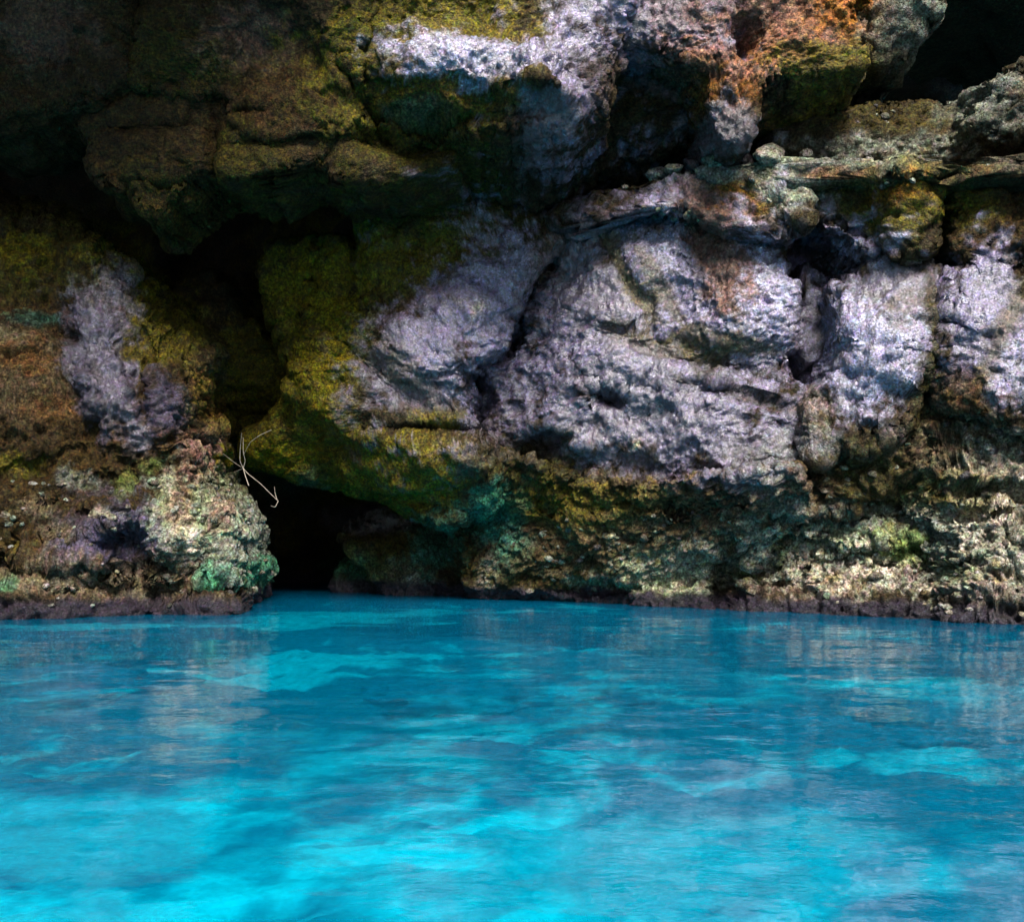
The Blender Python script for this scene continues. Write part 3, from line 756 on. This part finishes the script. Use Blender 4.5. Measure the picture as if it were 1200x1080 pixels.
#DETAILS
# ------------------------------------------------------------------ small stones
def lump_mesh(name, seed, subdiv=3, rough=0.22, flat=0.8, mat=None, broken=True):
    import bmesh
    bm = bmesh.new()
    bmesh.ops.create_icosphere(bm, subdivisions=subdiv, radius=1.0)
    co = np.array([v.co[:] for v in bm.verts])
    d = 1 + rough * fbm(co * 1.1 + seed * 7.7, 2) + rough * 0.8 * ridged(co * 2.0 + seed * 3.1, 2) * 0.6
    cut = np.array([(0.4, -0.7, 0.5), (-0.8, -0.3, 0.2), (0.2, -0.3, -0.9), (0.7, 0.5, 0.4)]) + 0.5 * GR[seed * 5:seed * 5 + 4]
    cut /= np.linalg.norm(cut, axis=1)[:, None]
    co = co * d[:, None]
    for k in cut if broken else ():                                        # a few broken faces
        h = co @ k
        co = co - np.maximum(h - 0.72, 0)[:, None] * k * 0.85
    co[:, 2] *= flat
    for v, p in zip(bm.verts, co):
        v.co = p
        pass
    for f in bm.faces:
        f.smooth = True
    me = bpy.data.meshes.new(name)
    bm.to_mesh(me)
    bm.free()
    me.materials.append(mat or M_STONE)
    return me

STONES = [lump_mesh('stone', k, 2, 0.26, 0.85) for k in range(8)]
rnd = random.Random(11)

def place(me, name, loc, size, parent=None, squash=(1, 1, 1)):
    o = bpy.data.objects.new(name, me)
    col.objects.link(o)
    o.scale = (size * squash[0], size * squash[1], size * squash[2])
    o.rotation_euler = (rnd.uniform(-0.5, 0.5), rnd.uniform(-0.5, 0.5), rnd.uniform(0, 6.28))
    if parent is not None:
        o.parent = parent
        loc = (loc[0] - parent.location[0], loc[1] - parent.location[1], loc[2] - parent.location[2])
    o.location = loc
    return o

def encrust(key, box, count, smin, smax):
    """stones cemented into the face of one rock"""
    label = next(l for l in BLOCKS if key in l)
    ob, V, nn, px, py, inner = BLOCKS[label]
    k = np.nonzero((px > box[0]) & (px < box[2]) & (py > box[1]) & (py < box[3]) & (V[:, 2] > 0.06))[0]
    if not len(k):
        return
    for i in rnd.sample(list(k), min(count, len(k))):
        s = smin + (smax - smin) * rnd.random() ** 2.2
        p = V[i] - nn[i] * s * 0.25
        place(rnd.choice(STONES), 'stone', p, s, ob, (1, 0.9, rnd.uniform(0.55, 0.9)))

encrust('grey green knobs', (1100, 470, 1210, 722), 150, 0.022, 0.070)
encrust('lime green patch', (840, 600, 1125, 712), 150, 0.022, 0.075)
encrust('under the big lilac face', (600, 600, 900, 702), 110, 0.022, 0.060)
encrust('rough brown rock buttress', (0, 560, 300, 715), 170, 0.022, 0.065)
encrust('between the palest slab and the pale', (930, 500, 1110, 620), 60, 0.022, 0.055)
encrust('running above the lilac', (800, 180, 1200, 216), 60, 0.02, 0.055)
encrust('just under the ledge above the big', (700, 205, 945, 262), 50, 0.02, 0.05)
encrust('low behind the ledge', (930, 130, 1170, 192), 45, 0.02, 0.06)

# loose stones lying in the gap behind the lip of the ledge
for x, y, s, lab in ((812, 150, 15, 'small stone wedged under the overhang where the ledge begins'),
                     (838, 166, 22, 'rounded stone on the ledge under the orange stained overhang, bigger than its neighbours'),
                     (872, 172, 17, 'squat stone on the ledge just right of the rounded one under the overhang'),
                     (902, 160, 26, 'broadest loose stone on the ledge, below the dark hollow'),
                     (945, 182, 12, 'smallest loose stone on the ledge, right of the broadest one'),
                     (768, 190, 17, 'larger of two stones at the end of the dark gap under the olive bulge'),
                     (785, 192, 13, 'smaller of two stones at the end of the dark gap under the olive bulge')):
    key = 'running above the lilac' if x > 800 else 'just under the ledge above the big'
    Vs = BLOCKS[next(l for l in BLOCKS if key in l)][1]
    sx, sy = 600 + Vs[:, 0] / Vs[:, 1] * FPX, HORIZON - (Vs[:, 2] - CAM_H) / Vs[:, 1] * FPX
    k = np.nonzero(np.abs(sx - x) < 5)[0]
    i = k[np.argmin(sy[k])]
    d = Vs[i, 1]
    p = Vs[i] + np.array([0, 0.03, s * d / FPX * 0.35])
    me = lump_mesh('loose_stone', 8 + int(x) % 13, 3, 0.28, 0.85, M_STONE)
    tag(place(me, 'loose_stone', p, s * d / FPX * 0.7, None, (1.2, 0.9, 0.8)), lab, 'stone', 'loose stones on the ledge')

# white pebbles on top of the pale green boulder
lab0 = next(l for l in BLOCKS if 'lime green patch' in l)
_, Vb, _, pxb, pyb, _ = BLOCKS[lab0]
sx, sy = 600 + Vb[:, 0] / Vb[:, 1] * FPX, HORIZON - (Vb[:, 2] - CAM_H) / Vb[:, 1] * FPX
for x, s, lab in ((1023, 8, 'white pebble lying apart from the pair of pebbles on the pale green boulder'), (1035, 10, 'largest white pebble of the pair on the pale green boulder'),
                  (1045, 8, 'smaller white pebble leaning on the largest one on the pale green boulder'), (1062, 6, 'little greyish pebble beside the lime green patch')):
    k = np.nonzero(np.abs(sx - x) < 4)[0]
    i = k[np.argmin(sy[k])]
    d = Vb[i, 1]
    p = Vb[i] + np.array([0, -0.02, s * d / FPX * 0.6])
    tag(place(lump_mesh('pebble', 20 + x % 7, 3, 0.10, 0.8, M_PEBBLE), 'pebble', p, s * d / FPX, None, (1.1, 1, 0.8)), lab, 'pebble', 'white pebbles on the pale boulder')

# ------------------------------------------------------------------ dry twig caught on the buttress
def tube(name, pts, r0, r1, parent, origin):
    pts = np.array(pts, float)
    t = np.linspace(0, len(pts) - 1, len(pts) * 4)
    C = np.stack([np.interp(t, np.arange(len(pts)), pts[:, k]) for k in range(3)], 1)
    C[1:-1] = 0.25 * C[:-2] + 0.5 * C[1:-1] + 0.25 * C[2:]
    T = np.gradient(C, axis=0)
    T /= np.linalg.norm(T, axis=1)[:, None]
    A = np.cross(T, np.array([0.3, 0.9, 0.2]))
    A /= np.linalg.norm(A, axis=1)[:, None]
    B = np.cross(T, A)
    m = 6
    rr = np.linspace(r0, r1, len(C))[:, None, None] * (1 + 0.15 * np.sin(np.arange(len(C)) * 2.1))[:, None, None]
    a = np.linspace(0, 2 * np.pi, m, endpoint=False)
    V = C[:, None] + rr * (np.cos(a)[None, :, None] * A[:, None] + np.sin(a)[None, :, None] * B[:, None])
    n = len(C)
    idx = np.arange(n * m).reshape(n, m)
    q = np.stack([idx[:-1], np.roll(idx[:-1], -1, 1), np.roll(idx[1:], -1, 1), idx[1:]], -1).reshape(-1, 4)
    return mesh_object(name, V.reshape(-1, 3) - origin, q, M_TWIG, None, parent)

TD = 9.75
def tw(*pp):
    return [world_of(250 + x / 4, 480 + y / 4, TD + dz) for x, y, dz in pp]
root = tw((140, 275, 0.05))[0]
twig = bpy.data.objects.new('twig', None)
twig.location = root
col.objects.link(twig)
tag(twig, 'bare bleached forked twig caught on the buttress over the low sea cave', 'twig')
tube('stem', tw((166, 355, -0.1), (150, 310, -0.02), (140, 275, 0.05), (124, 240, 0.02), (126, 180, 0), (133, 108, -0.08)), 0.0040, 0.0023, twig, root)
tube('branch', tw((140, 275, 0.05), (150, 240, 0.03), (140, 200, 0.0), (140, 130, 0.04)), 0.0033, 0.0016, twig, root)
tube('branch', tw((140, 275, 0.05), (162, 300, 0.0), (220, 345, -0.1), (265, 390, -0.12), (304, 428, -0.15)), 0.0035, 0.0020, twig, root)
tube('branch', tw((304, 428, -0.15), (290, 457, -0.18), (270, 450, -0.2)), 0.0028, 0.0016, twig, root)
tube('branch', tw((300, 424, -0.15), (290, 395, -0.12), (286, 360, -0.1)), 0.0024, 0.0012, twig, root)
tube('branch', tw((98, 293, 0.2), (118, 284, 0.12), (140, 275, 0.05)), 0.0028, 0.0027, twig, root)
tube('branch', tw((140, 215, 0.02), (172, 152, -0.05), (220, 118, -0.1), (272, 95, -0.12)), 0.0016, 0.0023, twig, root)
tube('branch', tw((45, 205, 0.25), (95, 245, 0.15), (132, 270, 0.06)), 0.0014, 0.0020, twig, root)

# ------------------------------------------------------------------ rocks under the water
M_SUNK = plain_material('sunken_rock', (0.09, 0.16, 0.20), 0.8, 0.6, 7)
for x, y, sx_, sy_, lab in ((-3.2, 7.9, 0.9, 0.42, 'dark sunken rock under the water off the foot of the brown buttress'),
                            (-0.1, 7.5, 0.9, 0.5, 'wide dark sunken rock in front of the teal stained hump'),
                            (-2.15, 4.3, 0.5, 0.4, 'dark sunken rock beside the bright sand patch'),
                            (2.6, 6.6, 1.2, 0.6, 'broad dim sunken rock in front of the pale green boulder')):
    o = place(lump_mesh('sunken_rock', int(abs(x * 10)) % 17, 5, 0.42, 0.8, M_SUNK, False), 'sunken_rock', (x, y, -0.46), 1.0, None, (sx_, sy_, 0.2))
    o.rotation_euler = (0, 0, rnd.uniform(-0.3, 0.3))
    tag(o, lab, 'sunken rock', 'sunken rocks in the pool')
